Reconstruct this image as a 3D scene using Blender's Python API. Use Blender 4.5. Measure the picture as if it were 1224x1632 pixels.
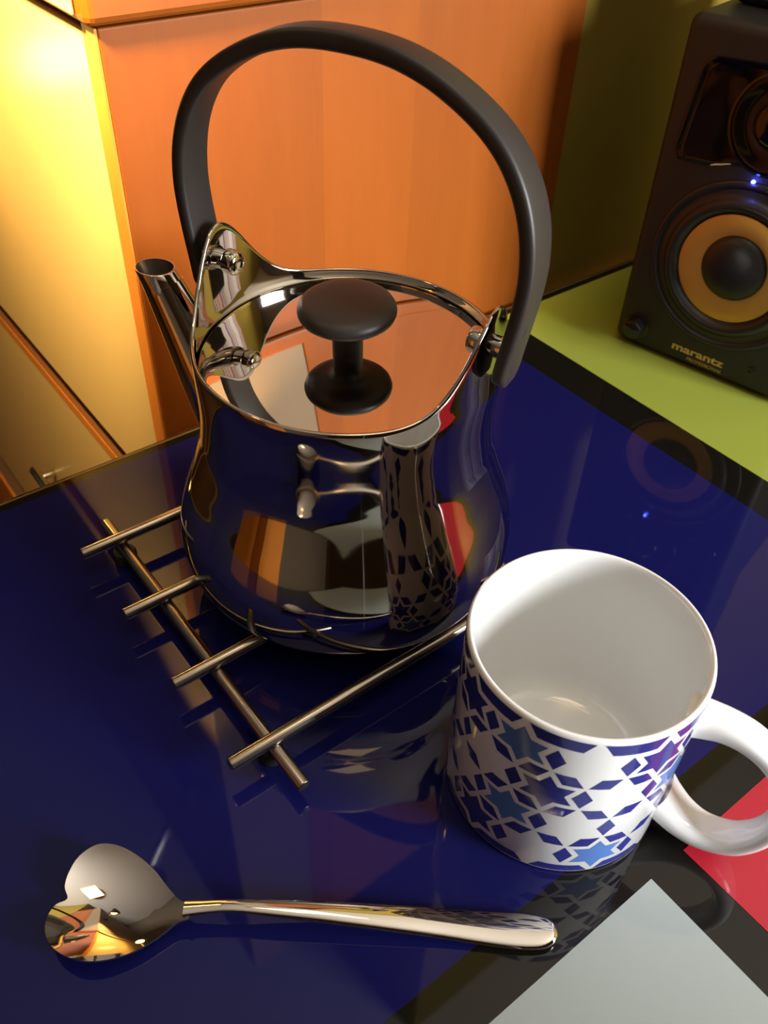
import bpy, bmesh, math, random
from mathutils import Vector, Matrix

for o in list(bpy.data.objects):
    bpy.data.objects.remove(o)
SC = bpy.context.scene
COL = SC.collection
S = 0.32          # metres per layout unit (camera height above the table = 1 unit)
TZ = 0.74         # table top height, metres
R = math.radians
rnd = random.Random(5)

def W(x, y, z=0.0):
    return Vector((x * S, y * S, TZ + z * S))

# ------------------------------------------------------------------ camera
def camera():
    yaw, pitch, roll = 0.68008069, 0.74209238, 0.04454592
    fpx = 1393.366
    d = Vector((math.sin(yaw) * math.cos(pitch), math.cos(yaw) * math.cos(pitch), -math.sin(pitch)))
    r = Vector((math.cos(yaw), -math.sin(yaw), 0))
    u = r.cross(d)
    c, s = math.cos(roll), math.sin(roll)
    r2 = c * r + s * u
    u2 = -s * r + c * u
    cd = bpy.data.cameras.new('camera')
    cd.sensor_fit = 'VERTICAL'
    cd.sensor_height = 24.0
    cd.lens = fpx / 1632 * 24.0
    cd.clip_start = 0.01
    cd.dof.use_dof = True
    cd.dof.focus_distance = 0.36
    cd.dof.aperture_fstop = 13.0
    o = bpy.data.objects.new('camera', cd)
    m = Matrix((r2, u2, -d)).transposed().to_4x4()
    m.translation = W(0, 0, 1)
    o.matrix_world = m
    COL.objects.link(o)
    SC.camera = o
camera()

# ------------------------------------------------------------------ world, lights, exposure
wd = bpy.data.worlds.new('world'); SC.world = wd
wd.use_nodes = True
wd.node_tree.nodes['Background'].inputs[0].default_value = (0.80, 0.90, 1.0, 1)
wd.node_tree.nodes['Background'].inputs[1].default_value = 0.6
vs = SC.view_settings
vs.view_transform = 'Standard'; vs.look = 'None'; vs.gamma = 1.0; vs.exposure = 0.0
vs.use_curve_mapping = False
SC.cycles.use_denoising = True
SC.cycles.max_bounces = 10
SC.cycles.glossy_bounces = 6
SC.cycles.caustics_reflective = False
SC.cycles.caustics_refractive = False
SC.cycles.sample_clamp_indirect = 4.0

def area_light(name, loc, target, sx, sy, power, color):
    l = bpy.data.lights.new(name, 'AREA'); l.shape = 'RECTANGLE'
    l.size = sx; l.size_y = sy; l.energy = power; l.color = color
    o = bpy.data.objects.new(name, l); COL.objects.link(o)
    o.location = loc
    o.rotation_euler = (Vector(target) - Vector(loc)).to_track_quat('-Z', 'Y').to_euler()
    return o
# room extents in units
XR, XL, YF, YB, ZC, ZF = 5.2, -6.2, -5.2, 6.5, 5.3, -TZ / S
YW = 1.275                                  # olive wall behind the table
WX0, WX1, WZ0, WZ1 = 2.0, 4.3, 0.6, 3.25   # window opening in the front wall (behind the camera, to its right)
# daylight coming through the window behind the camera
area_light('window_daylight', W((WX0 + WX1) / 2, YF - 0.15, (WZ0 + WZ1) / 2), W(0.9, 0.5, 0.2),
           (WX1 - WX0) * S, (WZ1 - WZ0) * S, 138, (0.97, 0.985, 1.0))

# ------------------------------------------------------------------ helpers
def lin(c):
    return tuple((v / 255 / 12.92) if v / 255 <= 0.04045 else ((v / 255 + 0.055) / 1.055) ** 2.4 for v in c)

def mat(name, rgb, rough=0.5, metal=0.0, noise=0.0, nscale=60, bump=0.0, coat=0.0, spec=0.5, emit=None, estr=0, stretch=None, rvar=0.0):
    m = bpy.data.materials.new(name); m.use_nodes = True
    nt = m.node_tree; b = nt.nodes['Principled BSDF']
    col = lin(rgb) + (1,)
    b.inputs['Base Color'].default_value = col
    b.inputs['Roughness'].default_value = rough
    b.inputs['Metallic'].default_value = metal
    b.inputs['Specular IOR Level'].default_value = spec
    b.inputs['Coat Weight'].default_value = coat
    b.inputs['Coat Roughness'].default_value = 0.03
    if emit:
        b.inputs['Emission Color'].default_value = lin(emit) + (1,)
        b.inputs['Emission Strength'].default_value = estr
    if noise or bump or rvar:
        tc = nt.nodes.new('ShaderNodeTexCoord'); mp = nt.nodes.new('ShaderNodeMapping')
        nz = nt.nodes.new('ShaderNodeTexNoise')
        nz.inputs['Scale'].default_value = nscale; nz.inputs['Detail'].default_value = 4
        nt.links.new(tc.outputs['Object'], mp.inputs[0]); nt.links.new(mp.outputs[0], nz.inputs['Vector'])
        if stretch: mp.inputs['Scale'].default_value = stretch
        if noise:
            mx = nt.nodes.new('ShaderNodeMix'); mx.data_type = 'RGBA'
            mx.inputs[6].default_value = tuple(v * (1 - noise) for v in col[:3]) + (1,)
            mx.inputs[7].default_value = tuple(min(1, v * (1 + noise)) for v in col[:3]) + (1,)
            nt.links.new(nz.outputs['Fac'], mx.inputs[0]); nt.links.new(mx.outputs[2], b.inputs['Base Color'])
        if bump:
            bp = nt.nodes.new('ShaderNodeBump'); bp.inputs['Strength'].default_value = bump
            bp.inputs['Distance'].default_value = 0.001
            nt.links.new(nz.outputs['Fac'], bp.inputs['Height']); nt.links.new(bp.outputs[0], b.inputs['Normal'])
        if rvar:
            mr = nt.nodes.new('ShaderNodeMapRange')
            mr.inputs[1].default_value = 0.45; mr.inputs[2].default_value = 0.75
            mr.inputs[3].default_value = rough; mr.inputs[4].default_value = rough + rvar
            nt.links.new(nz.outputs['Fac'], mr.inputs[0]); nt.links.new(mr.outputs[0], b.inputs['Roughness'])
    return m

def wood(name, dark, light, rough=0.4, axis=(14, 14, 1.2), bands=None):
    """veneer: fine vertical grain; 'bands' = list of (x metres, factor) for the glued-up strips"""
    m = mat(name, dark, rough, spec=0.2)
    nt = m.node_tree; b = nt.nodes['Principled BSDF']
    tc = nt.nodes.new('ShaderNodeTexCoord'); mp = nt.nodes.new('ShaderNodeMapping')
    mp.inputs['Scale'].default_value = axis
    nz = nt.nodes.new('ShaderNodeTexNoise'); nz.inputs['Scale'].default_value = 6; nz.inputs['Detail'].default_value = 6
    nz.inputs['Roughness'].default_value = 0.6
    fl = nt.nodes.new('ShaderNodeTexNoise'); fl.inputs['Scale'].default_value = 40; fl.inputs['Detail'].default_value = 3
    nt.links.new(tc.outputs['Object'], mp.inputs[0])
    nt.links.new(mp.outputs[0], nz.inputs['Vector']); nt.links.new(mp.outputs[0], fl.inputs['Vector'])
    mx = nt.nodes.new('ShaderNodeMix'); mx.data_type = 'RGBA'
    mx.inputs[6].default_value = lin(dark) + (1,); mx.inputs[7].default_value = lin(light) + (1,)
    ad = nt.nodes.new('ShaderNodeMath'); ad.operation = 'MULTIPLY_ADD'
    ad.inputs[1].default_value = 0.35
    nt.links.new(fl.outputs['Fac'], ad.inputs[0]); 
    sub = nt.nodes.new('ShaderNodeMath'); sub.operation = 'MULTIPLY'; sub.inputs[1].default_value = 0.65
    nt.links.new(nz.outputs['Fac'], sub.inputs[0]); nt.links.new(sub.outputs[0], ad.inputs[2])
    nt.links.new(ad.outputs[0], mx.inputs[0])
    last = mx.outputs[2]
    if bands:
        sx = nt.nodes.new('ShaderNodeSeparateXYZ'); nt.links.new(tc.outputs['Object'], sx.inputs[0])
        cr = nt.nodes.new('ShaderNodeValToRGB'); cr.color_ramp.interpolation = 'CONSTANT'
        mr = nt.nodes.new('ShaderNodeMapRange'); mr.inputs[1].default_value = 0.0; mr.inputs[2].default_value = 1.0
        nt.links.new(sx.outputs[0], cr.inputs[0])
        els = cr.color_ramp.elements
        while len(els) > 1: els.remove(els[-1])
        for i, (p, f) in enumerate(bands):
            e = els[0] if i == 0 else els.new(p)
            e.position = p; e.color = (f, f * 0.97, f * 0.9, 1)
        mu = nt.nodes.new('ShaderNodeMix'); mu.data_type = 'RGBA'; mu.blend_type = 'MULTIPLY'; mu.inputs[0].default_value = 1.0
        nt.links.new(last, mu.inputs[6]); nt.links.new(cr.outputs[0], mu.inputs[7]); last = mu.outputs[2]
    nt.links.new(last, b.inputs['Base Color'])
    return m

class MB:
    """collects geometry in layout units, builds one mesh object in metres"""
    def __init__(self): self.v = []; self.f = []; self.m = []
    def add(self, vs, fs, mi=0):
        n = len(self.v)
        self.v += [Vector(p) for p in vs]
        self.f += [tuple(i + n for i in f) for f in fs]; self.m += [mi] * len(fs)
        return self
    def box(self, x0, x1, y0, y1, z0, z1, mi=0):
        vs = [(x, y, z) for z in (z0, z1) for y in (y0, y1) for x in (x0, x1)]
        return self.add(vs, [(0, 2, 3, 1), (4, 5, 7, 6), (0, 1, 5, 4), (2, 6, 7, 3), (0, 4, 6, 2), (1, 3, 7, 5)], mi)
    def lathe(self, prof, n=64, c=(0, 0, 0), axis=None, caps=True, mi=0):
        """prof: (radius, height); axis: 3x3 (columns x,y,z) for the lathe's own frame"""
        M = axis or Matrix.Identity(3); c = Vector(c); vs = []; fs = []
        for r, z in prof:
            for i in range(n):
                a = 2 * math.pi * i / n
                vs.append(c + M @ Vector((r * math.cos(a), r * math.sin(a), z)))
        k = len(prof)
        for j in range(k - 1):
            for i in range(n):
                i2 = (i + 1) % n
                fs.append((j * n + i, j * n + i2, (j + 1) * n + i2, (j + 1) * n + i))
        if caps:
            fs.append(tuple(reversed(range(n)))); fs.append(tuple(range((k - 1) * n, k * n)))
        return self.add(vs, fs, mi)
    def rings(self, rings, caps=True, mi=0, closed=False):
        n = len(rings[0]); vs = [p for r in rings for p in r]; fs = []
        k = len(rings)
        for j in range(k if closed else k - 1):
            j2 = (j + 1) % k
            for i in range(n):
                i2 = (i + 1) % n
                fs.append((j * n + i, j * n + i2, j2 * n + i2, j2 * n + i))
        if caps and not closed:
            fs.append(tuple(reversed(range(n)))); fs.append(tuple(range((k - 1) * n, k * n)))
        return self.add(vs, fs, mi)
    def rod(self, a, b, r, n=20, bev=0.25):
        a = Vector(a); b = Vector(b); d = b - a; L = d.length
        M = d.to_track_quat('Z', 'Y').to_matrix()
        e = r * bev
        return self.lathe([(r - e, 0), (r - e * .3, e * .3), (r, e), (r, L - e), (r - e * .3, L - e * .3), (r - e, L)], n, a, M)
    def build(self, name, m, parent=None, smooth=None, bevel=0, seg=2, loc=None):
        me = bpy.data.meshes.new(name)
        me.from_pydata([tuple(p * S) for p in self.v], [], self.f)
        ms = m if isinstance(m, (list, tuple)) else [m]
        for x in ms: me.materials.append(x)
        if len(ms) > 1:
            for p, i in zip(me.polygons, self.m): p.material_index = i
        bm = bmesh.new(); bm.from_mesh(me)
        bmesh.ops.recalc_face_normals(bm, faces=bm.faces[:])
        if bevel:
            bmesh.ops.bevel(bm, geom=[e for e in bm.edges if len(e.link_faces) == 2 and e.calc_face_angle(0) > 0.5],
                            offset=bevel * S, segments=seg, profile=0.5, affect='EDGES')
        bm.to_mesh(me); bm.free()
        o = bpy.data.objects.new(name, me); COL.objects.link(o)
        if parent: o.parent = parent
        if loc is not None: o.location = loc
        if smooth is not None:
            for p in me.polygons: p.use_smooth = True
            bm = bmesh.new(); bm.from_mesh(me)
            for e in bm.edges:
                if len(e.link_faces) == 2 and e.calc_face_angle(0) > R(smooth): e.smooth = False
            bm.to_mesh(me); bm.free()
        return o

def thing(name, label, cat, loc, rotz=0.0, group=None):
    o = bpy.data.objects.new(name, None); COL.objects.link(o)
    o.empty_display_size = 0.05
    o.location = loc; o.rotation_euler = (0, 0, rotz)
    tag(o, label, cat, group)
    return o
def tag(o, label, cat, group=None):
    o['label'] = label; o['category'] = cat
    if group: o['group'] = group
    return o
def struct(o):
    o['kind'] = 'structure'; return o

def catmull(pts, n):
    out = []; k = len(pts)
    P = [Vector(p) for p in pts]
    for i in range(k - 1):
        p0 = P[i - 1] if i else P[0] * 2 - P[1]; p1 = P[i]; p2 = P[i + 1]
        p3 = P[i + 2] if i + 2 < k else P[-1] * 2 - P[-2]
        for j in range(n):
            t = j / n
            out.append(0.5 * ((2 * p1) + (p2 - p0) * t + (2 * p0 - 5 * p1 + 4 * p2 - p3) * t * t + (3 * p1 - p0 - 3 * p2 + p3) * t ** 3))
    out.append(P[-1]); return out
def interp(x, xs, ys):
    if x <= xs[0]: return ys[0]
    for i in range(len(xs) - 1):
        if x <= xs[i + 1]:
            return ys[i] + (ys[i + 1] - ys[i]) * (x - xs[i]) / (xs[i + 1] - xs[i])
    return ys[-1]
def rrect(w, h, r, n=5):
    """rounded rectangle outline centred on 0"""
    out = []
    for cx, cy, a0 in ((w / 2 - r, h / 2 - r, 0), (-w / 2 + r, h / 2 - r, 90), (-w / 2 + r, -h / 2 + r, 180), (w / 2 - r, -h / 2 + r, 270)):
        for i in range(n):
            a = R(a0 + 90 * i / (n - 1)); out.append((cx + r * math.cos(a), cy + r * math.sin(a)))
    return out

# ------------------------------------------------------------------ materials
M = {}
M['steel'] = mat('polished_steel', (190, 184, 175), 0.045, 1.0)
M['steel_lid'] = mat('polished_lid_steel', (222, 214, 204), 0.03, 1.0)
M['steel_in'] = mat('dull_steel', (150, 146, 140), 0.35, 1.0)
M['brushed'] = mat('brushed_steel', (158, 148, 136), 0.24, 1.0, bump=0.02, nscale=300, stretch=(1, 12, 12))
M['black_plastic'] = mat('black_thermoplastic', (40, 35, 32), 0.45, spec=0.38, bump=0.05, nscale=2500)
M['mark'] = mat('dark_mark', (24, 21, 19), 0.6)
M['rubber'] = mat('black_rubber', (18, 18, 18), 0.6)
M['glass_black'] = mat('black_glass', (17, 16, 13), 0.035, spec=0.4)
M['glass_blue'] = mat('blue_glass', (18, 19, 74), 0.035, spec=0.33)
M['glass_lime'] = mat('lime_glass', (140, 152, 62), 0.05)
M['glass_red'] = mat('red_glass', (164, 33, 48), 0.035, spec=0.4)
M['glass_grey'] = mat('grey_glass', (150, 159, 158), 0.035, spec=0.4)
M['glass_edge'] = mat('glass_edge', (92, 74, 50), 0.15)
M['porcelain'] = mat('white_porcelain', (233, 234, 233), 0.09, coat=0.3)
M['print_dark'] = mat('dark_blue_print', (44, 46, 122), 0.12)
M['print_light'] = mat('light_blue_print', (80, 115, 180), 0.12)
M['spk'] = mat('black_speaker_vinyl', (26, 24, 22), 0.55, bump=0.1, nscale=1800)
M['spk_front'] = mat('black_speaker_baffle', (28, 26, 24), 0.5, bump=0.05, nscale=2500)
M['spk_gloss'] = mat('gloss_black', (10, 9, 8), 0.06)
M['spk_rubber'] = mat('speaker_rubber', (27, 26, 25), 0.42)
M['gold'] = mat('gold_cone', (246, 196, 92), 0.38, 0.55)
M['gold_print'] = mat('gold_print', (196, 172, 92), 0.5)
M['led'] = mat('blue_led', (120, 150, 255), 0.3, emit=(70, 90, 255), estr=22)
M['knob_black'] = mat('gloss_knob', (20, 19, 18), 0.2)
M['olive'] = mat('olive_paint', (128, 108, 20), 0.85, noise=0.06, nscale=30, bump=0.15)
M['plaster'] = mat('pale_plaster', (112, 100, 84), 0.9, noise=0.04, nscale=20)
M['ceil'] = mat('ceiling_paint', (232, 228, 218), 0.9, noise=0.02, nscale=20)
M['wall_brown'] = mat('brown_paint', (96, 78, 58), 0.85, noise=0.05, nscale=20)
M['floor'] = wood('floor_boards', (98, 62, 36), (140, 92, 54), 0.4, axis=(1.2, 14, 14))
M['beech'] = wood('orange_beech', (128, 65, 14), (147, 78, 21), 0.42, axis=(12, 12, 1.4),
                  bands=[(0.0, 0.94), (0.117, 1.08), (0.1765, 0.97), (0.243, 0.92)])
M['beech_edge'] = wood('beech_edging', (196, 116, 44), (214, 136, 58), 0.42, axis=(12, 12, 1.4))
M['beige'] = mat('beige_lacquer', (118, 98, 72), 0.5)
M['cream'] = mat('cream_lacquer', (226, 196, 132), 0.28, noise=0.02, nscale=10)
M['dark_wood'] = wood('dark_recess', (84, 50, 22), (104, 64, 30), 0.6)
M['pink_rail'] = mat('pale_rail', (196, 160, 130), 0.5)
M['chrome'] = mat('chrome', (210, 205, 198), 0.1, 1.0)
M['white_frame'] = mat('white_frame', (230, 230, 228), 0.4)
M['white_lacquer'] = mat('white_lacquer', (226, 226, 222), 0.3)
M['lamp_glow'] = mat('lamp_glow', (255, 214, 120), 0.5, emit=(255, 200, 105), estr=45)
M['lampshade'] = mat('lampshade', (240, 214, 150), 0.8)

# ------------------------------------------------------------------ the room
def rect_xy(name, x0, x1, y0, y1, z0, z1, m):
    return struct(MB().box(x0, x1, y0, y1, z0, z1).build(name, m, loc=W(0, 0, 0)))
rect_xy('floor', XL, XR, YF, YB, ZF - 0.1, ZF, M['floor'])
rect_xy('ceiling', XL, XR, YF, YB, ZC, ZC + 0.1, M['ceil'])
CX, CXR, CY, CYB = 0.482, 1.457, 1.255, 4.2        # cabinet block
rect_xy('wall_back', CXR + 0.004, XR, YW, YW + 0.2, ZF, ZC, M['olive'])
rect_xy('wall_far', XL, CXR, YB, YB + 0.2, ZF, ZC, M['plaster'])
rect_xy('wall_left', XL - 0.2, XL, YF, YB, ZF, ZC, M['plaster'])
rect_xy('wall_right', XR, XR + 0.2, YF, YW, ZF, ZC, M['olive'])
rect_xy('wall_inner', CXR + 0.004, CXR + 0.15, YW + 0.2, YB, ZF, ZC, M['plaster'])
mb = MB()
mb.box(XL, WX0, YF - .3, YF, ZF, ZC); mb.box(WX1, XR, YF - .3, YF, ZF, ZC)
mb.box(WX0, WX1, YF - .3, YF, ZF, WZ0); mb.box(WX0, WX1, YF - .3, YF, WZ1, ZC)
struct(mb.build('wall_front', M['wall_brown'], loc=W(0, 0, 0)))
wn = struct(thing('window_1', '', '', W((WX0 + WX1) / 2, YF, WZ0)))
for k in ('label', 'category'): del wn[k]
hx = (WX1 - WX0) / 2
for a in ((-hx, -hx + .12, 0, WZ1 - WZ0), (hx - .12, hx, 0, WZ1 - WZ0), (-hx + .12, hx - .12, 0, .12), (-hx + .12, hx - .12, WZ1 - WZ0 - .12, WZ1 - WZ0), (-.06, .06, .12, WZ1 - WZ0 - .12)):
    MB().box(a[0], a[1], -.11, -.02, a[2], a[3]).build('window_frame', M['white_frame'], wn)

# ------------------------------------------------------------------ table
TX0, TX1, TY0, TY1 = -0.40, 2.75, -0.46, 1.240
tb = thing('glass_table', 'glass topped table with blue, lime, red and grey panels between black bands', 'table', W(0, 0, ZF))
dz = -ZF
mb = MB().box(TX0, TX1, TY0, TY1, dz - 0.034, dz)
mb.build('table_top', M['glass_black'], tb, bevel=0.004)
MB().box(TX0 + .001, TX1 - .001, TY1 - 0.0009, TY1 + 0.0035, dz - 0.03, dz - 0.0045).build('edge_strip', M['glass_edge'], tb)
pz = 0.0006
MB().box(TX0 + .004, TX1 - .004, TY1 - .0105, TY1 - .0060, dz - .003, dz + .0005).build('bevel_line', M['glass_edge'], tb)
def panel(name, x0, x1, y0, y1, m):
    MB().box(x0, x1, y0, y1, dz - 0.004, dz + pz).build(name, m, tb)
panel('blue_panel', TX0 + .03, 1.2105, 0.2266, TY1 - 0.027, M['glass_blue'])
panel('lime_panel', 1.2985, TX1 - .03, 0.2266, TY1 - 0.027, M['glass_lime'])
panel('red_panel', 0.6159, TX1 - .03, TY0 + .03, 0.1602, M['glass_red'])
panel('grey_panel', TX0 + .03, 0.5570, TY0 + .03, 0.1602, M['glass_grey'])
for lx in (TX0 + .15, TX1 - .15):
    for ly in (TY0 + .15, TY1 - .18):
        MB().box(lx - .06, lx + .06, ly - .06, ly + .06, 0, dz - 0.034).build('leg', M['chrome'], tb, bevel=.01)

# ------------------------------------------------------------------ storage cabinet (wood side, cream fronts)
cb = thing('storage_cabinet', 'tall orange beech cabinet with cream fronts standing behind the table', 'cabinet', W(CX, CY, ZF))
h0 = -ZF
ZT = 0.677
def cbox(name, x0, x1, y0, y1, z0, z1, m, bevel=0.0, parent=None):
    return MB().box(x0 - CX, x1 - CX, y0 - CY, y1 - CY, z0 + h0, z1 + h0).build(name, m, parent or cb, bevel=bevel)
cbox('side_panel', CX + 0.004, CXR, CY, CY + 0.043, ZF + .0, ZT - .003, M['beech'], .003)
cbox('front_edging', CX, CX + 0.0038, CY + .001, CY + 0.043, ZF, ZT - .003, M['beech_edge'])
cbox('carcass', CX + 0.055, CXR, CY + .0435, CYB, ZF + .2, ZT - .003, M['dark_wood'])
cbox('door', CX + 0.002, CX + 0.05, CY + .0455, CYB, -0.212, ZT - .012, M['cream'], .004)
dr = cbox('drawer', CX + 0.002, CX + 0.05, CY + .0455, CYB, -1.232, -0.266, M['cream'], .003)
cbox('drawer_top_shade', CX + .003, CX + 0.05, CY + .0455, CYB, -0.2655, -0.262, M['dark_wood'])  # dark colour paints in the shade of the gap under the door
cbox('drawer_edging', CX + .0005, CX + 0.0018, CY + .0455, CYB, -0.290, -0.262, M['beech_edge'])
cbox('rail', CX + 0.012, CX + 0.05, CY + .0455, CYB, -1.450, -1.240, M['pink_rail'])
cbox('lower_front', CX + 0.002, CX + 0.05, CY + .0455, CYB, -2.2, -1.462, M['beech_edge'], .003)
mb = MB()
hy0, hz = 1.83 - CY, -0.745 + h0
mb.rod((-0.045, hy0, hz), (-0.045, hy0 + 0.42, hz), 0.014)
for q in (0.05, 0.37): mb.rod((0.004, hy0 + q, hz), (-0.045, hy0 + q, hz), 0.010)
mb.build('drawer_handle', M['chrome'], dr, smooth=40)
tp = thing('upper_cabinet', 'upper orange beech cabinet section resting on the tall cabinet behind the table', 'cabinet', W(CX, CY, ZT))
MB().box(-0.012, CXR - CX, -0.010, CYB - CY, 0.0, .060).build('cornice', M['beech'], tp, bevel=.012, seg=3)
MB().box(-0.018, -0.0125, 0.022, CYB - CY, 0.010, .055).build('front_strip', M['cream'], tp, bevel=.003)
MB().box(0.0, .27, 0, CYB - CY, 0.0605, 1.9).build('beige_panel', M['beige'], tp, bevel=.004)
MB().box(.2705, CXR - CX, 0, CYB - CY, .0605, 1.9).build('side_panel', M['beech'], tp, bevel=.004)

# ------------------------------------------------------------------ kettle
KC = (0.560, 0.780); KZ = 0.0525
AZ = R(113.0)
U = Vector((math.cos(AZ), math.sin(AZ), 0)); N = Vector((-math.sin(AZ), math.cos(AZ), 0))
kt = thing('kettle', 'polished steel kettle with black hoop handle standing on the rod trivet', 'kettle', W(KC[0], KC[1], KZ))
zc = [.0, .0525, .055, .060, .068, .085, .115, .15, .19, .23, .27, .295, .32, .34, .36, .38, .397, .412, 1.0]
rc = [.20, .200, .212, .2225, .2305, .2385, .2425, .2385, .2265, .2122, .2005, .1968, .1951, .1949, .1955, .1963, .1966, .1959, .1959]
prof_pts = catmull([(r, z, 0) for r, z in zip(rc[1:-1], zc[1:-1])], 6)
def lug(az):
    t = 0
    for c in (AZ, AZ - math.pi):
        d = (az - c + math.pi) % (2 * math.pi) - math.pi
        t += math.exp(-(d / R(14.6)) ** 2 / 2)
    return t
def kettle_body():
    n = 288; rings = []
    az = [2 * math.pi * i / n for i in range(n)]
    low = [p for p in prof_pts if p[1] < 0.345]
    for p in low:
        rings.append([(p[0] * math.cos(a), p[0] * math.sin(a), p[1] - KZ) for a in az])
    zs = [p[1] for p in prof_pts]; rs = [p[0] for p in prof_pts]
    def rad(z): return interp(z, zs, rs)
    K = 14
    tops = [0.412 + 0.106 * lug(a) for a in az]
    for j in range(1, K + 1):
        t = j / K
        rings.append([((rad(0.345 + (h - .002 - 0.345) * t)) * math.cos(a), rad(0.345 + (h - .002 - 0.345) * t) * math.sin(a), 0.345 + (h - .002 - 0.345) * t - KZ) for a, h in zip(az, tops)])
    for dr_, dz_ in ((-.0008, -.0005), (-.0025, 0), (-.0042, -.0005), (-.005, -.002)):
        rings.append([((rad(h) + dr_) * math.cos(a), (rad(h) + dr_) * math.sin(a), h + dz_ - KZ) for a, h in zip(az, tops)])
    for j in range(1, K + 1):
        t = j / K
        rings.append([((rad(h - (h - 0.372) * t) - .005) * math.cos(a), (rad(h - (h - 0.372) * t) - .005) * math.sin(a), h - (h - 0.372) * t - KZ) for a, h in zip(az, tops)])
    for r_, z_ in ((.1885, .368), (.1872, .34), (.189, .30), (.205, .24), (.23, .15), (.225, .09), (.19, .062), (.05, .060), (.0005, .060)):
        rings.append([(r_ * math.cos(a), r_ * math.sin(a), z_ - KZ) for a in az])
    mb = MB().rings(rings, caps=False).add([(.2 * math.cos(a), .2 * math.sin(a), 0) for a in az], [tuple(range(n))])
    return mb.build('body', M['steel'], kt, smooth=50)
kettle_body()
# lid: a shallow pan hanging inside the rim, flat mirror floor
def dome(r): return (.188 ** 2 - r * r) / (2 * 1.9)
# lid: a thin mirror-flat plate, very slightly domed, sitting a little askew just inside the rim
lid_prof = [(.170, -.010), (.1875, -.0062), (.1896, -.0045), (.1900, -.0022), (.1894, -.0006)] + [(r, dome(r)) for r in (.188, .18, .165, .15, .13, .11, .09, .07, .05, .03, .015, .0005)]
LZ = .3885
ld = MB().lathe(lid_prof, 192, caps=False).build('lid', M['steel_lid'], kt, smooth=50)
ld.location = (0, 0, (LZ - KZ) * S)
lean = Vector((math.cos(R(145)), math.sin(R(145)), 0)) * math.tan(R(1.2)) + Vector((math.cos(R(-125)), math.sin(R(-125)), 0)) * math.tan(R(2.6)) + Vector((0, 0, 1))
ld.rotation_euler = Vector((0, 0, 1)).rotation_difference(lean.normalized()).to_euler()
kp = [(.0195, -.002), (.0195, .026), (.0202, .033), (.0225, .0385), (.027, .0425), (.035, .0455), (.046, .0475), (.055, .0500), (.0600, .0540), (.0618, .0590), (.0612, .0635), (.0580, .0685), (.050, .0720), (.036, .0738), (.018, .0746), (.0005, .0748)]
kn = MB().lathe(kp, 96, caps=False).build('knob', M['black_plastic'], ld, smooth=60)
kn.location = (0, 0, dome(0) * S)

# spout
def spout():
    ax = catmull([(.150, .135, .062), (.190, .205, .056), (.228, .268, .0465), (.262, .332, .0375), (.290, .385, .0305), (.314, .429, .0255)], 6)
    rings = []
    for i, p in enumerate(ax):
        q0 = ax[max(i - 1, 0)]; q1 = ax[min(i + 1, len(ax) - 1)]
        d = (U * (q1[0] - q0[0]) + Vector((0, 0, q1[1] - q0[1]))).normalized()
        e = d.cross(N)
        c = U * p[0] + Vector((0, 0, p[1] - KZ))
        rings.append([c + (N * math.cos(a) + e * math.sin(a)) * p[2] for a in [2 * math.pi * k / 48 for k in range(48)]])
    def ring_off(k, rr, back):
        p = ax[k]; q0 = ax[k - 1]
        d = (U * (p[0] - q0[0]) + Vector((0, 0, p[1] - q0[1]))).normalized(); e = d.cross(N)
        c = U * p[0] + Vector((0, 0, p[1] - KZ)) - d * back
        return [c + (N * math.cos(a) + e * math.sin(a)) * rr for a in [2 * math.pi * j / 48 for j in range(48)]]
    last = len(ax) - 1
    def lip(rr, z):                     # level cut at the pouring end
        out = []
        for q in ring_off(last, rr, 0):
            p = ax[last]; q0 = ax[last - 1]
            d = (U * (p[0] - q0[0]) + Vector((0, 0, p[1] - q0[1]))).normalized()
            t = (z - KZ - q.z) / d.z
            out.append(q + d * t)
        return out
    zt = ax[last][1] - .004
    o = MB().rings(rings[:-4] + [lip(.0268, zt - .018), lip(.0258, zt - .001), lip(.0252, zt), lip(.0238, zt)], caps=False).build('spout', M['steel'], kt, smooth=60)
    MB().rings([lip(.0238, zt - .0002), lip(.0242, zt - .03), lip(.0245, zt - .08), lip(.001, zt - .08)], caps=False).build('spout_bore', M['steel_in'], o, smooth=50)
spout()
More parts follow.
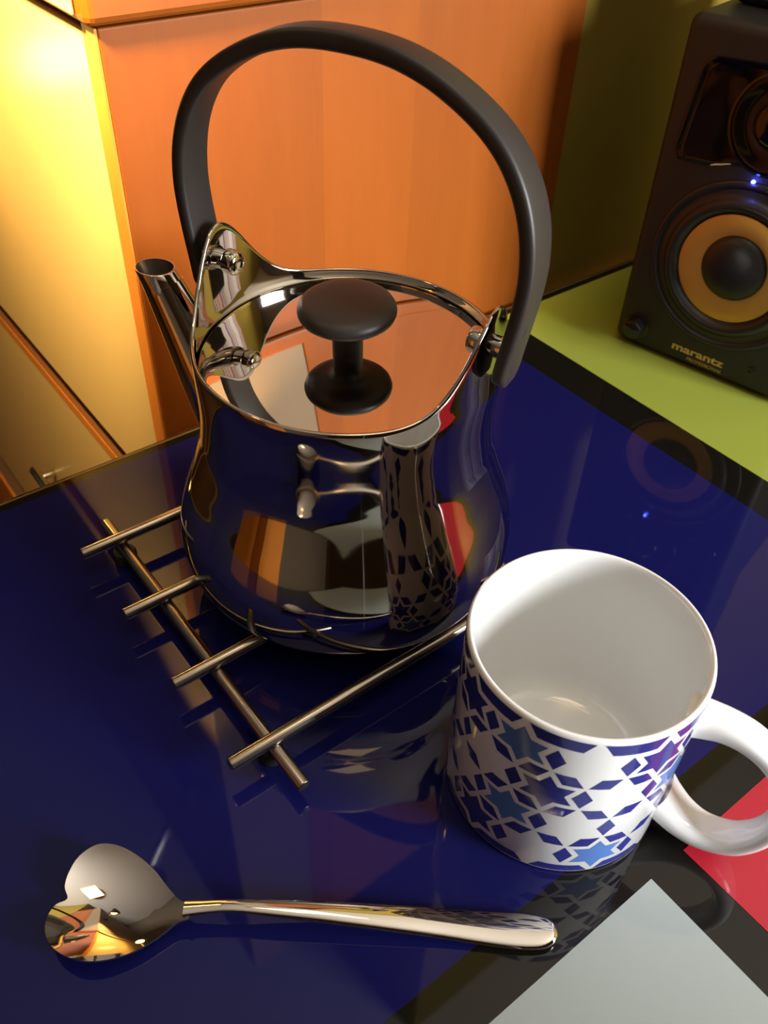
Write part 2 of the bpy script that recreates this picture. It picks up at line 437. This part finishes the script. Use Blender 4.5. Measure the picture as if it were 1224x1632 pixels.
# hoop handle: strap swept along a D loop in the plane through spout and lugs
def handle():
    half = [(0.0, .757), (.036, .7555), (.070, .7500), (.108, .7375), (.150, .7155), (.183, .6890), (.207, .6550), (.2215, .6170), (.2275, .5760), (.2265, .5400), (.2215, .5000), (.2155, .4600), (.2120, .4300)]
    pts = [(s, z, 0) for s, z in reversed(half)] + [(-s, z, 0) for s, z in half[1:]]
    cv = catmull(pts, 5); rings = []
    n = len(cv)
    for i, p in enumerate(cv):
        q0 = cv[max(i - 1, 0)]; q1 = cv[min(i + 1, n - 1)]
        t = (U * (q1[0] - q0[0]) + Vector((0, 0, q1[1] - q0[1]))).normalized()
        out = t.cross(N)
        f = abs(i / (n - 1) * 2 - 1)           # 0 at the top, 1 at the ends
        w = interp(f, [0, .25, .6, 1], [.036, .040, .052, .056])
        th = interp(f, [0, .3, 1], [.021, .019, .017])
        k = min(i, n - 1 - i)
        sh = (.55, .82, .95, 1)[min(k, 3)]
        c = U * p[0] + Vector((0, 0, p[1] - KZ))
        rings.append([c + N * a * sh + out * b for a, b in rrect(w, th, .0055, 4)])
    ho = MB().rings(rings).build('handle', M['black_plastic'], kt, smooth=40)
    spade = [(0, 1.0), (.35, .55), (.72, .15), (.75, -.2), (.5, -.42), (.16, -.3), (.3, -.9), (-.3, -.9), (-.16, -.3), (-.5, -.42), (-.75, -.2), (-.72, .15), (-.35, .55)]
    for z, right, face, off, rot in ((.500, 1, -1, .004, 160), (.452, 1, -1, .006, 150), (.600, 0, 1, -.004, 60)):
        cand = [i for i in range(1, n - 1) if (cv[i].x < 0) == bool(right)]
        i = min(cand, key=lambda k: abs(cv[k].y - z))
        p = cv[i]; t = (U * (cv[i + 1].x - cv[i - 1].x) + Vector((0, 0, cv[i + 1].y - cv[i - 1].y))).normalized()
        out = t.cross(N); f = abs(i / (n - 1) * 2 - 1)
        c = U * p.x + Vector((0, 0, p.y - KZ)) + out * face * (interp(f, [0, .3, 1], [.021, .019, .017]) / 2 + .0002) + N * off
        ca, sa = math.cos(R(rot)), math.sin(R(rot)); k_ = .0075
        MB().add([c + N * (a * ca - b * sa) * k_ + t * (a * sa + b * ca) * k_ for a, b in spade], [tuple(range(len(spade)))]).build('spade_mark', M['mark'], ho)
    return ho
handle()
for sgn in (1, -1):
    D = -U * sgn                               # points to the kettle's middle
    base = U * sgn * .1955 + Vector((0, 0, .470 - KZ))
    Q = D.to_track_quat('Z', 'Y').to_matrix()
    MB().lathe([(.006, -.012), (.0128, -.012), (.0128, .012), (.0132, .0125), (.0155, .0133), (.0162, .0148), (.0162, .025), (.0155, .0285), (.0128, .0312), (.007, .0328), (.001, .033)], 32, base, Q).build('pin', M['steel'], kt, smooth=35)

# ------------------------------------------------------------------ trivet
tv = thing('rod_trivet', 'brushed steel trivet of crossed round rods under the kettle', 'trivet', W(0.51, 0.775, 0))
rr = 0.0092
for y in (0.998, 0.851, 0.703, 0.555):
    MB().rod((0.224 - .51, y - .775, .0445), (0.800 - .51, y - .775, .0445), rr).build('rod', M['brushed'], tv, smooth=30)
for x in (0.286, 0.738):
    MB().rod((x - .51, 1.058 - .775, .0305), (x - .51, 0.484 - .775, .0305), rr).build('cross_rod', M['brushed'], tv, smooth=30)
for x in (0.286, 0.738):
    for y in (0.992, 0.561):
        MB().lathe([(.015, 0.0006), (.018, .002), (.018, .0185), (.016, .0225)], 24, (x - .51, y - .775, 0)).build('rubber_foot', M['rubber'], tv, smooth=40)

# ------------------------------------------------------------------ mug
MC = (0.5621, 0.3315); MR = 0.1338; MH = 0.2735
mg = thing('mug', 'white porcelain mug printed with blue stars beside the trivet', 'mug', W(MC[0], MC[1], 0.0006))
mp = [(.001, .004), (.108, .004), (.110, .0005), (.120, .0003), (.1300, .0010), (.1328, .0022), (MR, .0045), (MR, .262), (.1336, .268), (.1325, .2715), (.1302, MH), (.1278, .2722), (.1262, .268), (.1255, .258), (.1250, .05), (.1225, .032), (.114, .020), (.098, .014), (.0005, .013)]
MB().lathe(mp, 128, caps=False).build('body', M['porcelain'], mg, smooth=70)
def mug_handle():
    a = R(-66); e = Vector((math.cos(a), math.sin(a), 0)); n = Vector((-math.sin(a), math.cos(a), 0))
    pts = [(.122, .216, .034), (.137, .219, .030), (.160, .2225, .0265), (.186, .2185, .025), (.212, .204, .024), (.233, .180, .0235), (.2455, .148, .0235), (.2515, .110, .0235), (.243, .070, .024), (.222, .0380, .0265), (.190, .0255, .029), (.162, .0330, .032), (.138, .0505, .036), (.122, .066, .040)]
    cv = catmull(pts, 5); rings = []
    for i, p in enumerate(cv):
        q0 = cv[max(i - 1, 0)]; q1 = cv[min(i + 1, len(cv) - 1)]
        t = (e * (q1[0] - q0[0]) + Vector((0, 0, q1[1] - q0[1]))).normalized(); out = t.cross(n)
        c = e * p[0] + Vector((0, 0, p[1]))
        w = p[2] * 0.80; h = p[2] * 0.56
        rings.append([c + n * w * math.copysign(abs(math.cos(b)) ** .8, math.cos(b)) + out * h * math.copysign(abs(math.sin(b)) ** .8, math.sin(b)) for b in [2 * math.pi * k / 28 for k in range(28)]])
    MB().rings(rings).build('handle', M['porcelain'], mg, smooth=70)
mug_handle()
def mug_print():
    """tessellation of six-pointed stars and rhombi, wrapped round the wall"""
    rho = 0.0409; dx = 2 * math.pi * MR / 22; Rp = MR + 0.00025
    a0 = R(210) + 0.0035 / MR
    zt, zb = 0.2675, 0.0028
    mb = MB()
    sx = dx / (rho * math.sqrt(3) / 2)
    def wrap(x, z):
        a = a0 + x / MR
        return (Rp * math.cos(a), Rp * math.sin(a), z)
    def poly(pts, mi):
        # fan of finely cut quads: cut the polygon into triangles round its centre, each split so it hugs the wall
        cx = sum(p[0] for p in pts) / len(pts); cz = sum(p[1] for p in pts) / len(pts)
        k = 4; n = len(pts)
        rings = [[wrap(cx, cz)]]
        bnd = []
        for i in range(n):
            p, q = pts[i], pts[(i + 1) % n]
            m_ = max(1, int(abs(q[0] - p[0]) / 0.008))
            for j in range(m_): bnd.append((p[0] + (q[0] - p[0]) * j / m_, p[1] + (q[1] - p[1]) * j / m_))
        B = len(bnd)
        vs = [wrap(cx, cz)]; fs = []
        for r_ in range(1, k + 1):
            t = r_ / k
            vs += [wrap(cx + (x - cx) * t, cz + (z - cz) * t) for x, z in bnd]
        for i in range(B):
            i2 = (i + 1) % B
            fs.append((0, 1 + i, 1 + i2))
            for r_ in range(1, k):
                fs.append((1 + (r_ - 1) * B + i, 1 + r_ * B + i, 1 + r_ * B + i2, 1 + (r_ - 1) * B + i2))
        mb.add(vs, fs, mi)
    def P(cx, cz, ang, rad): return (cx + rad * math.cos(R(ang)) * sx, cz + rad * math.sin(R(ang)))
    filled = {(0, 1): 0, (-1, 0): 1, (-1, 2): 1, (-2, 3): 0, (2, 3): 1, (3, 0): 0, (-3, 0): 0, (4, 1): 1, (5, 2): 0, (6, 3): 1, (7, 0): 1, (8, 1): 0, (9, 2): 1, (10, 1): 1, (11, 0): 0, (12, 3): 0, (13, 2): 0, (14, 1): 0, (16, 3): 1, (17, 2): 0}
    full = {}
    for (k, row), c in filled.items(): full[(k % 22, row)] = c
    rows = [0.2265, 0.2265 - 1.5 * rho, 0.2265 - 3 * rho, 0.2265 - 4.5 * rho]
    rin = rho / math.sqrt(3)
    g = 0.0016
    for row, z in enumerate(rows):
        for k in range(22):
            if (k + row) % 2 == 0: continue
            x = k * dx
            if (k, row) in full:
                ro = rho * 0.75
                poly([P(x, z, 90 + 30 * i, ro if i % 2 == 0 else ro / math.sqrt(3)) for i in range(12)], 1 if full[(k, row)] else 0)
            # rhombi on the right-hand three notches (each shared by two stars)
            for na in (0, -60, -120):
                if row == 3 and na != 0: continue
                D_ = rho * math.sqrt(3)
                mx_, mz_ = P(x, z, na, D_ / 2)
                la, lb = rho / 2 - g * 1.7, D_ / 2 - rin - g
                lb = rho * math.sqrt(3) / 6 - g
                poly([P(mx_, mz_, na, lb), P(mx_, mz_, na + 90, la), P(mx_, mz_, na + 180, lb), P(mx_, mz_, na + 270, la)], 0)
    # border bands
    for k in range(22):
        if (k + 0) % 2 == 1:
            x = k * dx; x2 = x + 2 * dx; zz = rows[0] + rho / 2 + g * 1.0
            poly([(x + 2.5 * g, zt), (x + dx / 3 * 1.0 + 1.2 * g, zz + .0018), (x2 - dx / 3 - 1.2 * g, zz + .0018), (x2 - 2.5 * g, zt)], 0)
        if (k + 3) % 2 == 1:
            x = k * dx; x2 = x + 2 * dx; zz = rows[3] - rho / 2 - g
            poly([(x + 2.5 * g, zb + .003), (x + dx / 3 + 1.2 * g, zz - .0018), (x2 - dx / 3 - 1.2 * g, zz - .0018), (x2 - 2.5 * g, zb + .003)], 0)
    return mb.build('star_print', [M['print_dark'], M['print_light']], mg, smooth=60)
mug_print()

# ------------------------------------------------------------------ heart-bowled spoon
SPA = R(-38.5)
sp = thing('teaspoon', 'polished steel teaspoon with heart shaped bowl lying before the trivet', 'spoon', W(0.1013, 0.4349, 0.0006), SPA)
def spoon():
    # bowl: heart outline in spoon axes (s along the handle, t across), bowl axis turned a little
    out = [(0.004, .0085), (-.012, .013), (-.030, .0265), (-.052, .0445), (-.076, .0570), (-.100, .0630), (-.122, .0600), (-.1385, .046), (-.1450, .029), (-.1450, .014), (-.1385, .003),
           (-.1470, -.006), (-.1500, -.019), (-.1465, -.035), (-.1350, -.0500), (-.116, -.0600), (-.093, -.0630), (-.069, -.057), (-.045, -.044), (-.024, -.026), (-.010, -.0125), (0.004, -.0085)]
    th = R(-5.0)
    def rot(s, t): return (s * math.cos(th) - t * math.sin(th), s * math.sin(th) + t * math.cos(th))
    ol = catmull([(s, t, 0) for s, t in out], 4)
    n = len(ol)
    cx, cy = -.084, .000
    def rimz(s): return 0.030 - 0.055 * max(0, (-s) / .16) * (1 - max(0, (-s)) / .16) * .35
    def bz(s, t): return .0040 + .0235 * ((s - cx) ** 2 / .083 ** 2 + (t - cy) ** 2 / .062 ** 2)
    rings = []
    depth = .027
    K = 14
    for k in range(K, 0, -1):
        q = k / K
        ring = []
        for p in ol:
            s = cx + (p[0] - cx) * q; t = cy + (p[1] - cy) * q
            z = bz(s, t)
            x, y = rot(s, t); ring.append((x, y, z))
        rings.append(ring)
    bottom = [(x, y, z) for x, y, z in rings[-1]]
    under = []
    for k in range(K, 0, -1):
        q = k / K; ring = []
        for p in ol:
            s = cx + (p[0] - cx) * q; t = cy + (p[1] - cy) * q
            z = bz(s, t) - .0035
            x, y = rot(s * 1.0, t); ring.append((x, y, z))
        under.append(ring)
    allr = list(reversed(rings)) 
    mb = MB()
    top_c = rot(cx, cy)
    vs = [p for r in allr for p in r]
    mb.rings(allr + under, caps=True)
    mb.build('bowl', M['steel_lid'], sp, smooth=50)
    # handle
    hp = [(-.004, .002, .0090, .0285), (.020, .004, .0075, .0310), (.050, .0055, .0072, .0335), (.100, .0055, .0100, .0310), (.160, .005, .0125, .0260), (.220, .004, .0145, .0200), (.280, .0030, .0165, .0130), (.330, .0015, .0190, .0090), (.365, .0005, .0200, .0075), (.388, .0, .0185, .0072), (.400, .0, .0140, .0072), (.4065, .0, .0070, .0072), (.4085, .0, .0015, .0072)]
    cv = []
    for a in range(4):
        pass
    c1 = catmull([(s, t, z) for s, t, w, z in hp], 4); c2 = catmull([(w, 0, 0) for s, t, w, z in hp], 4)
    rings = []
    for p, w_ in zip(c1, c2):
        w = max(w_[0], .001); d = min(.0065, w * .55)
        ring = []
        for k in range(24):
            b = 2 * math.pi * k / 24
            cs, sn = math.cos(b), math.sin(b)
            ring.append((p[0], p[1] + w * cs, p[2] + (d * sn if sn > 0 else d * .55 * sn)))
        rings.append(ring)
    MB().rings(rings).build('handle', M['steel_lid'], sp, smooth=60)
spoon()

# ------------------------------------------------------------------ loudspeaker
sk = thing('loudspeaker', 'black studio loudspeaker with gold woofer cone standing on the lime panel', 'speaker', W(1.4385, 0.995, 0.0006), R(-77.9))
X0, X1, ZB, ZTOP, DEP = -0.013, 0.393, 0.006, 0.640, 0.52
bx = MB().box(X0, X1, 0.0, DEP, ZB, ZTOP).build('enclosure', M['spk'], sk, bevel=.020, seg=5, smooth=35)
for fx in (X0 + .05, X1 - .05):
    for fy in (.06, DEP - .06):
        MB().lathe([(.018, 0), (.018, .0065)], 16, (fx, fy, 0)).build('rubber_foot', M['rubber'], sk)
FQ = Matrix(((1, 0, 0), (0, 0, -1), (0, 1, 0)))          # lathe z -> out of the baffle (-y)
WC = (0.190, 0, 0.236)
MB().lathe([(.150, -.004), (.150, .001), (.153, .0035), (.158, .0045), (.163, .0035), (.166, .0), (.166, -.004)], 96, WC, FQ).build('woofer_frame', M['spk_rubber'], sk, smooth=50)
MB().lathe([(.149, -.003), (.149, .0008), (.138, .0012), (.134, .006), (.128, .0125), (.121, .0145), (.114, .0125), (.109, .006), (.1065, .0012), (.104, .0008), (.104, -.003)], 96, WC, FQ).build('surround', M['spk_rubber'], sk, smooth=60)
MB().lathe([(.1045, -.001), (.1045, .0040), (.103, .0046), (.070, .0010), (.056, .0006), (.056, -.001)], 96, WC, FQ).build('cone', M['gold'], sk, smooth=30)
MB().lathe([(.0625, -.001), (.0625, .005), (.060, .009), (.050, .0145), (.036, .0185), (.018, .0208), (.0005, .0214)], 64, (0.194, 0, 0.240), FQ).build('dust_cap', M['spk_rubber'], sk, smooth=60)
# glossy waveguide panel with its horn
def waveguide():
    outl = []
    pts = [(.050, .583), (.190, .592), (.330, .583), (.345, .572), (.362, .420), (.352, .404), (.290, .405), (.250, .418), (.190, .424), (.130, .418), (.090, .405), (.030, .402), (.018, .418), (.033, .568)]
    cxx, czz = .19, .500
    cv = []
    k = len(pts)
    P_ = [Vector((a, b, 0)) for a, b in pts]
    for i in range(k):
        a, b, c = P_[i - 1], P_[i], P_[(i + 1) % k]
        for t in (0.25, .5, .75): 
            cv.append(b.lerp(a, .18 * (1 - t)) * (1 - t) + b.lerp(c, .18 * t) * t if False else (a.lerp(b, .82) * (1 - t) ** 2 + b * 2 * t * (1 - t) + b.lerp(c, .18) * t * t))
    n = len(cv)
    def scale(f): return [(cxx + (p[0] - cxx) * f, czz + (p[1] - czz) * f) for p in cv]
    rings = []
    rings.append([(a, .004, b) for a, b in scale(1.0)])
    rings.append([(a, -.0025, b) for a, b in scale(1.0)])
    rings.append([(a, -.0045, b) for a, b in scale(.985)])
    rings.append([(a, -.0040, b) for a, b in scale(.965)])
    rings.append([(a, -.0024, b) for a, b in scale(.93)])
    rings.append([(a, -.0018, b) for a, b in scale(.88)])
    for q, rad, y in ((.5, .092, -.0014), (1, .086, -.0012), (1, .06, -.0010), (1, .036, -.0008)):
        ring = []
        for (a, b), p in zip(scale(.88), cv):
            d = Vector((p[0] - cxx, p[1] - czz)); d.normalize()
            ca, cb_ = cxx + d[0] * rad, .500 + d[1] * rad
            ring.append((a * (1 - q) + ca * q, y, b * (1 - q) + cb_ * q))
        rings.append(ring)
    o = MB().rings(rings, caps=False).build('waveguide', M['spk_gloss'], sk, smooth=60)
    MB().lathe([(.088, -.001), (.087, .0030), (.082, .0052), (.074, .0046), (.062, .0028), (.050, .0018), (.043, .0018), (.043, -.001)], 72, (cxx, 0, .500), FQ).build('horn_ring', M['spk_gloss'], o, smooth=60)
    MB().lathe([(.040, -.001), (.040, .004), (.034, .010), (.022, .0145), (.010, .0165), (.0005, .017)], 48, (cxx, 0, .500), FQ).build('tweeter_dome', M['spk_gloss'], o, smooth=60)
waveguide()
MB().lathe([(.0040, -.002), (.0040, .0015), (.0028, .0030), (.0005, .0035)], 24, (.179, 0, .4005), FQ).build('power_light', M['led'], sk, smooth=60)['label'] = 'lit blue power light'
pl_ = bpy.data.lights.new('led_light', 'POINT'); pl_.energy = .004; pl_.color = (.08, .10, 1); pl_.shadow_soft_size = .001
po = bpy.data.objects.new('led_light', pl_); COL.objects.link(po); po.parent = sk; po.location = Vector((.179, -.012, .4005)) * S
MB().lathe([(.0285, -.002), (.0285, .0008), (.0265, .0015), (.0215, .0016), (.0210, .018), (.0195, .0215), (.0165, .0232), (.0005, .0238)], 40, (.034, 0, .050), FQ).build('volume_knob', M['knob_black'], sk, smooth=35)
MB().lathe([(.0045, -.002), (.0045, .0006), (.0068, .0022), (.0085, .0016), (.0085, -.002)], 32, (.290, 0, .054), FQ).build('headphone_socket', M['knob_black'], sk, smooth=40)
def text_mesh(name, body, u, z, width, height, m, parent, offset=0.0, shear=0.0):
    cu = bpy.data.curves.new(name, 'FONT'); cu.body = body; cu.size = 1.0; cu.offset = offset; cu.shear = shear
    cu.extrude = 0.0; cu.resolution_u = 4
    to = bpy.data.objects.new(name + '_tmp', cu); COL.objects.link(to)
    bpy.context.view_layer.update()
    me = bpy.data.meshes.new_from_object(to.evaluated_get(bpy.context.evaluated_depsgraph_get()))
    bpy.data.objects.remove(to); bpy.data.curves.remove(cu)
    xs = [v.co.x for v in me.vertices]; ys = [v.co.y for v in me.vertices]
    x0, x1, y0, y1 = min(xs), max(xs), min(ys), max(ys)
    for v in me.vertices:
        v.co = Vector(((u + (v.co.x - x0) / (x1 - x0) * width) * S, -0.0004 * S, (z + (v.co.y - y0) / (y1 - y0) * height) * S))
    me.name = name; me.materials.clear(); me.materials.append(m)
    o = bpy.data.objects.new(name, me); COL.objects.link(o); o.parent = parent
    return o
text_mesh('maker_name', 'marantz', .121, .0335, .1135, .0150, M['gold_print'], sk, offset=.028)
text_mesh('maker_subtitle', 'PROFESSIONAL', .1575, .0205, .0775, .0075, M['gold_print'], sk, shear=.25)
# dark thing standing on the loudspeaker; unseen upper part made tall to shade the cabinet
bo = tag(MB().box(0, .36, 0, .30, 0, .52).build('black_box', M['spk'], None, bevel=.02, seg=4), 'tall dark box with rounded corners standing on top of the loudspeaker', 'box')
bo.location = sk.matrix_basis @ (Vector((X0 + .016, .155, ZTOP + .001)) * S); bo.rotation_euler = (0, 0, R(-77.9))
sk_m = Matrix.Translation(sk.location) @ Matrix.Rotation(R(-77.9), 4, 'Z')
bo.location = sk_m @ (Vector((X0 + .020, .105, ZTOP + .0006)) * S)

# ------------------------------------------------------------------ clamp lamp just above the frame on the left that lights the cream fronts
LP = (.14, 1.13, 1.22)
lm = thing('clamp_lamp', 'small warm clamp lamp on a bent arm fixed to the upper cabinet', 'lamp', W(CX - .022, CY + .2, 1.5))
def LL(x, y, z): return (x - CX + .022, y - CY - .2, z - 1.5)
MB().box(-.04, 0.0, -.05, .05, -.08, .08).build('clamp', M['black_plastic'], lm, bevel=.008)
mb = MB(); mb.rod((-.03, 0, 0), LL(.12, 1.28, 1.66), .012); mb.rod(LL(.12, 1.28, 1.66), LL(LP[0] - .03, LP[1] - .02, LP[2] + .10), .012)
mb.build('arm', M['chrome'], lm, smooth=40)
aim = (Vector((.482, 1.45, .68)) - Vector(LP)).normalized()
AQ = aim.to_track_quat('Z', 'Y').to_matrix()
MB().lathe([(.03, -.13), (.035, -.10), (.06, -.07), (.085, -.01), (.090, .03), (.086, .03), (.078, -.005), (.03, -.06)], 40, LL(*LP), AQ).build('shade', M['black_plastic'], lm, smooth=50)
MB().lathe([(.034 * math.sin(R(a)) + .0005, -.034 * math.cos(R(a)) - .012) for a in range(0, 181, 12)], 24, LL(*LP), AQ).build('bulb', M['lamp_glow'], lm, smooth=60)
ll = bpy.data.lights.new('lamp_light', 'SPOT'); ll.energy = 34.0; ll.color = (1.0, .69, .29); ll.shadow_soft_size = .012
ll.spot_size = R(66); ll.spot_blend = .9
lo = bpy.data.objects.new('lamp_light', ll); COL.objects.link(lo); lo.parent = lm
lo.location = Vector(LL(*(Vector(LP) + aim * .035))) * S
lo.rotation_euler = aim.to_track_quat('-Z', 'Y').to_euler()
# floor lamp further left, mirrored as the hot spot on the lacquer
GP = (.265, 2.03, .425)
fl = thing('floor_lamp', 'slim floor lamp with a small glowing globe in front of the cream cabinet doors', 'lamp', W(GP[0], GP[1], ZF))
gz = GP[2] - ZF
MB().lathe([(.14, 0), (.14, .03), (.12, .05), (.02, .06)], 40).build('base', M['black_plastic'], fl, smooth=40)
MB().rod((0, 0, .05), (0, 0, gz - .045), .015).build('pole', M['chrome'], fl, smooth=40)
MB().lathe([(.05 * math.sin(R(a)) + .0003, gz - .05 * math.cos(R(a))) for a in range(0, 181, 9)], 32).build('globe', M['lamp_glow'], fl, smooth=60)
# unseen ceiling lamp added as warm fill
cl = thing('fill_lamp', 'added round warm fill lamp on the ceiling above the table', 'lamp', W(0.4, 0.2, ZC - .001))
MB().lathe([(.05, 0), (.62, -.02), (.66, -.10), (.60, -.16), (.3, -.20), (.01, -.21)], 48).build('diffuser', M['lampshade'], cl, smooth=50)
al = area_light('fill_light', W(0.4, 0.2, ZC - .26), W(0.4, 0.2, 0), .36, .36, 2.5, (1.0, .72, .42))

# sideboard and added shade panels behind the camera, mirrored in the kettle and the spoon
wr = thing('sideboard', 'orange beech sideboard near the left wall behind the camera', 'sideboard', W(-4.4, 1.0, ZF))
MB().box(-.9, .9, -1.2, 1.2, 0.15, 3.6).build('body', M['beech'], wr, bevel=.02)
for k in (-1, 1):
    d_ = MB().box(.905, .95, -1.18 if k < 0 else .22, -.22 if k < 0 else 1.18, .2, 3.55).build('door', M['beech_edge'], wr, bevel=.01)
    MB().rod((.985, -.10 * -k, 1.9), (.985, -.10 * -k, 2.5), .02).build('door_handle', M['chrome'], d_, smooth=40)
MB().box(-.85, .85, -1.15, 1.15, 0, .15).build('plinth', M['dark_wood'], wr)
sf = thing('shade_screen', 'added dark brown shade panels standing on the floor behind the camera', 'screen', W(-.30, -1.05, ZF))  # added unseen panels that keep window light off the left of the table
lea = mat('brown_cloth', (44, 35, 28), .7, noise=.15, nscale=30, bump=.2)
for x0, x1, y0 in ((-1.02, -.02, 0.0), (.02, 1.18, .03)):
    fr = MB().box(x0, x1, y0 - .03, y0 + .03, .12, -ZF + 1.08).build('shade_panel', lea, sf, bevel=.012)
    for q in (x0 + .05, x1 - .05): MB().box(q - .04, q + .04, y0 - .2, y0 + .2, 0, .13).build('foot', M['dark_wood'], sf)

# striped canvas added unseen on the right wall to colour reflections in the kettle's lug
cnv = mat('reflection_stripes', (236, 232, 230), .6)
nt = cnv.node_tree; tc = nt.nodes.new('ShaderNodeTexCoord'); sx = nt.nodes.new('ShaderNodeSeparateXYZ')
wn_ = nt.nodes.new('ShaderNodeTexWhiteNoise'); wn_.noise_dimensions = '1D'
mu = nt.nodes.new('ShaderNodeMath'); mu.operation = 'MULTIPLY'; mu.inputs[1].default_value = 70
fl_ = nt.nodes.new('ShaderNodeMath'); fl_.operation = 'FLOOR'
cr = nt.nodes.new('ShaderNodeValToRGB'); cr.color_ramp.interpolation = 'CONSTANT'
nt.links.new(tc.outputs['Object'], sx.inputs[0]); nt.links.new(sx.outputs[1], mu.inputs[0]); nt.links.new(mu.outputs[0], fl_.inputs[0])
nt.links.new(fl_.outputs[0], wn_.inputs['W']); nt.links.new(wn_.outputs['Value'], cr.inputs[0])
for i, (p, c) in enumerate(((0, (238, 234, 232)), (.35, (214, 120, 130)), (.5, (240, 236, 232)), (.65, (96, 150, 210)), (.78, (232, 190, 190)), (.9, (90, 70, 110)))):
    e = cr.color_ramp.elements[i] if i < 2 else cr.color_ramp.elements.new(p)
    e.position = p; e.color = lin(c) + (1,)
nt.links.new(cr.outputs[0], nt.nodes['Principled BSDF'].inputs['Base Color'])
pc = thing('reflection_canvas', 'large added canvas of pastel vertical stripes on the right wall, for reflections', 'picture', W(XR - .001, -.3, 2.2))
MB().box(-.08, -.01, -1.5, 1.5, 0, 2.4).build('canvas', cnv, pc, bevel=.01)
for q in (-1.53, 1.5): MB().box(-.10, 0, q, q + .03, -.03, 2.43).build('frame_side', M['white_frame'], pc)
for q in (-.03, 2.4): MB().box(-.10, 0, -1.5, 1.5, q, q + .03).build('frame_side', M['white_frame'], pc)
